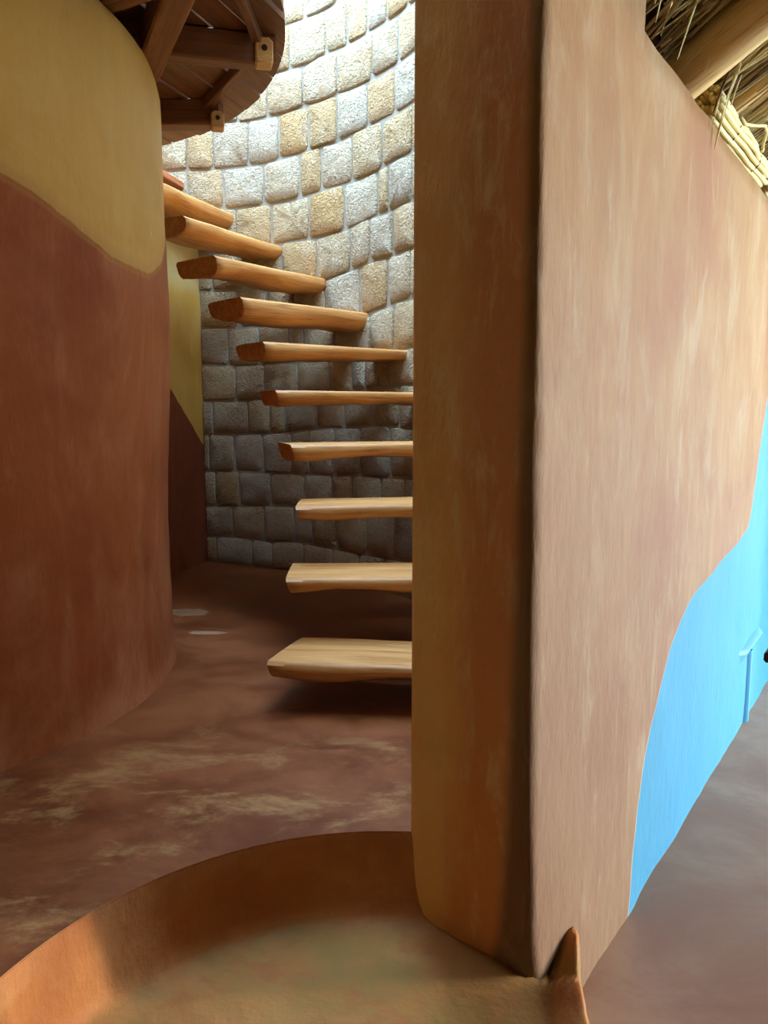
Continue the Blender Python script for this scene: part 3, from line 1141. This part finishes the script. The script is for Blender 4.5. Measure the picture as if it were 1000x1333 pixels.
def tread(k):
    th = TH_A + DTH * (k - 1)
    z = Z1 + RISE * (k - 1)
    r0 = RIN + RSH.get(k, 0.0)
    L = RW + 0.03 - r0
    skew = SKEW.get(k, 0.0)
    K = 16
    V, F = [], []
    nsec = 17
    for i in range(K):
        t = i / (K - 1)
        x = r0 + L * t
        wl = fbm(t * 2.4, k * 3.7, 0, 1.3) * 0.016 + fbm(t * 7, k * 3.7, 4, 1.3) * 0.006
        w = TW * (1 - 0.04 * t) + wl
        thick = {1: 0.060, 2: 0.060, 3: 0.058, 4: 0.062, 5: 0.058, 6: 0.066, 7: 0.088, 8: 0.078, 9: 0.085, 10: 0.085}.get(k, 0.05)
        thick *= 1 + fbm(t * 2, k * 5.1, 7, 1.5) * 0.3 - 0.18 * t
        for (y, zz) in tread_section(w, thick, t * L + k, k * 7.7):
            # the free end is cut on a slant, undercut a little
            xe = x + (1 - t) ** 3 * (skew * (0.5 + y / TW) + 0.02 * (-zz / 0.08))
            V.append(Vector((xe, y, zz)))
    for i in range(K - 1):
        for j in range(nsec):
            b = (j + 1) % nsec
            F.append((i * nsec + j, (i + 1) * nsec + j, (i + 1) * nsec + b, i * nsec + b))
    # chiselled end: facets round an off-centre point
    V.append(Vector((r0 + 0.012 + skew * 0.5, 0.0, -0.025)))
    for j in range(nsec):
        F.append((j, (j + 1) % nsec, len(V) - 1))
    F.append(tuple((K - 1) * nsec + j for j in range(nsec)))
    me_bm = bmesh.new()
    vv = [me_bm.verts.new(v) for v in V]
    for f in F:
        me_bm.faces.new([vv[i] for i in f])
    o = bm_obj('tread', me_bm, M_TREAD, stair)
    for p in o.data.polygons:
        c = p.center
        p.use_smooth = c.z < -0.004 and c.x > r0 + 0.03
    o.location = (0, 0, z)
    o.rotation_euler = (0, 0, th)
    return o


for k in range(1, 11):
    tread(k)
# the uppermost tread is a sawn reddish plank
th = TH_A + DTH * 10
vs, fs = beam_mesh((RIN, 0, -0.018), (RW + 0.03, 0, -0.018), 0.26, 0.036, 0.005)
o = mesh_obj('tread', vs, fs, M_TREAD_RED, stair)
o['label'] = 'reddish sawn plank tread'
o.location = (0, 0, Z1 + RISE * 10)
o.rotation_euler = (0, 0, th)

# ------------------------------------------------------------------ round wooden platform
plat = empty('wooden_platform', (TC.x, TC.y, 1.97), 'round platform of dark brown planks on beams above the yellow core wall', 'platform')
PA = math.radians(69.5)
pu = Vector((math.cos(PA), math.sin(PA)))
pv = Vector((math.sin(PA), -math.cos(PA)))
seams = [-1.409, -1.2, -1.02, -0.83, -0.63, -0.44, -0.24, -0.04, 0.13, 0.30, 0.47, 0.66, 0.805, 0.93, 1.045, 1.157, 1.29, 1.409]
rnd = random.Random(11)
for a, b in zip(seams, seams[1:]):
    a2, b2 = a + 0.005, b - 0.005
    top, bot = [], []
    for k in range(9):
        y = a2 + (b2 - a2) * k / 8
        x = math.sqrt(max(0.0, RIN ** 2 - y * y))
        top.append((x, -y))
        bot.append((-x, -y))
    outline = top + list(reversed(bot))
    dz = rnd.uniform(-0.004, 0.004)
    vs, fs = extrude_poly(outline, 0.10 + dz, 0.135 + dz)
    o = mesh_obj('plank', vs, fs, M_DARK, plat)
    o.rotation_euler = (0, 0, PA)


def local_beam(name, p0, p1, w, h, mat, parent, bev=0.006, jit=0.002):
    p0, p1 = Vector(p0), Vector(p1)
    d = p1 - p0
    vs, fs = beam_mesh((0, 0, 0), (d.length, 0, 0), w, h, bev, jit)
    o = mesh_obj(name, vs, fs, mat, parent)
    o.location = p0 - parent.location
    o.rotation_mode = 'QUATERNION'
    o.rotation_quaternion = d.to_track_quat('X', 'Z')
    return o


ZB = 2.022
b1 = local_beam('beam', (-1.55, 2.36, ZB), (-0.355, 2.665, ZB), 0.062, 0.095, M_DARK, plat)
b2 = local_beam('beam', (-1.5, 3.20, ZB), (-0.635, 3.165, ZB), 0.075, 0.095, M_DARK, plat)
local_beam('beam', (-0.80, 2.74, ZB), (-0.34, 1.80, ZB), 0.085, 0.10, M_BEAM, plat)
local_beam('beam', (-1.6, 2.72, ZB), (-0.45, 2.13, ZB), 0.07, 0.08, M_BEAM, plat)
local_beam('beam', (-1.7, 1.75, ZB), (-0.50, 1.78, ZB), 0.075, 0.095, M_DARK, plat)
local_beam('beam', (-1.9, 2.3, ZB), (-1.75, 3.72, ZB), 0.075, 0.095, M_DARK, plat)
local_beam('batten', (-0.415, 2.20, 2.048), (-0.40, 2.66, 2.048), 0.028, 0.04, M_DARK, plat, 0.003)
local_beam('batten', (-0.44, 2.73, 2.048), (-0.69, 3.15, 2.048), 0.03, 0.04, M_DARK, plat, 0.003)


def peg_block(p, w, h, beam_dir):
    """pale rounded block pinned to a beam end, with a dark disc as its hole facing outwards"""
    d = Vector((-p[0], -p[1], 0)).normalized() * 1.0      # faces into the stair well
    d = Vector((0.25, -1.0, 0)).normalized()
    side = Vector((d.y * -1, d.x, 0))
    c = 0.22 * w
    out = [(-w / 2, -h / 2 + c * .5), (-w / 2 + c * .5, -h / 2), (w / 2 - c * .5, -h / 2), (w / 2, -h / 2 + c * .5), (w / 2, h / 2 - c), (w / 2 - c, h / 2), (-w / 2 + c, h / 2), (-w / 2, h / 2 - c)]
    P = Vector(p)
    V = []
    for dep, sc in ((-0.05, 1.0), (0.0, 1.0), (0.006, 0.88)):
        for (a, b) in out:
            V.append(side * (a * sc) + Vector((0, 0, b * sc)) + d * dep)
    F = [tuple(16 + i for i in range(8)), tuple(range(7, -1, -1))]
    for q in range(2):
        for i in range(8):
            j = (i + 1) % 8
            F.append((q * 8 + i, q * 8 + j, q * 8 + 8 + j, q * 8 + 8 + i))
    bm = bmesh.new()
    vv = [bm.verts.new(v) for v in V]
    for f in F:
        bm.faces.new([vv[i] for i in f])
    o = bm_obj('peg_block', bm, M_BLOCK, plat)
    o['label'] = 'pale wooden peg block'
    o.location = P - plat.location
    V = []
    n = 12
    for dep, r in ((0.004, w * .17), (0.009, w * .17), (0.010, w * .12)):
        for i in range(n):
            t = 2 * math.pi * i / n
            V.append(side * (r * math.cos(t)) + Vector((0, 0, r * math.sin(t) + h * 0.06)) + d * dep)
    F = [tuple(2 * n + i for i in range(n)), tuple(range(n - 1, -1, -1))]
    for q in range(2):
        for i in range(n):
            j = (i + 1) % n
            F.append((q * n + i, q * n + j, q * n + n + j, q * n + n + i))
    bm = bmesh.new()
    vv = [bm.verts.new(v) for v in V]
    for f in F:
        bm.faces.new([vv[i] for i in f])
    bm_obj('hole_disc', bm, M_HOLE, o)  # raised dark disc, painted as the shade inside the hole


peg_block((-0.380, 2.605, 2.008), 0.056, 0.08, None)
peg_block((-0.638, 3.115, 1.985), 0.05, 0.062, None)

# ------------------------------------------------------------------ dark table whose corner shows by the blue wall
table = empty('wooden_table', W(0.02, 0.73, Z_LOW), 'dark brown wooden table with a thin top in front of the blue painted wall', 'table')
T_TOP = 0.552


def table_part(name, s0, s1, a0, a1, z0, z1):
    m = (a0 + a1) / 2
    p, q = W(s0, m, (z0 + z1) / 2), W(s1, m, (z0 + z1) / 2)
    return local_beam(name, p, q, a1 - a0, z1 - z0, M_BENCH, table, 0.003, 0.0)


table_part('table_top', -0.16, 0.20, 0.367, 1.10, T_TOP - 0.014, T_TOP)
for s in (-0.09, 0.10):
    for a in (0.45, 0.99):
        table_part('leg', s, s + 0.04, a, a + 0.04, Z_LOW, T_TOP - 0.014)
for a in (0.46, 1.0):
    table_part('apron', -0.05, 0.10, a, a + 0.02, T_TOP - 0.07, T_TOP - 0.014)
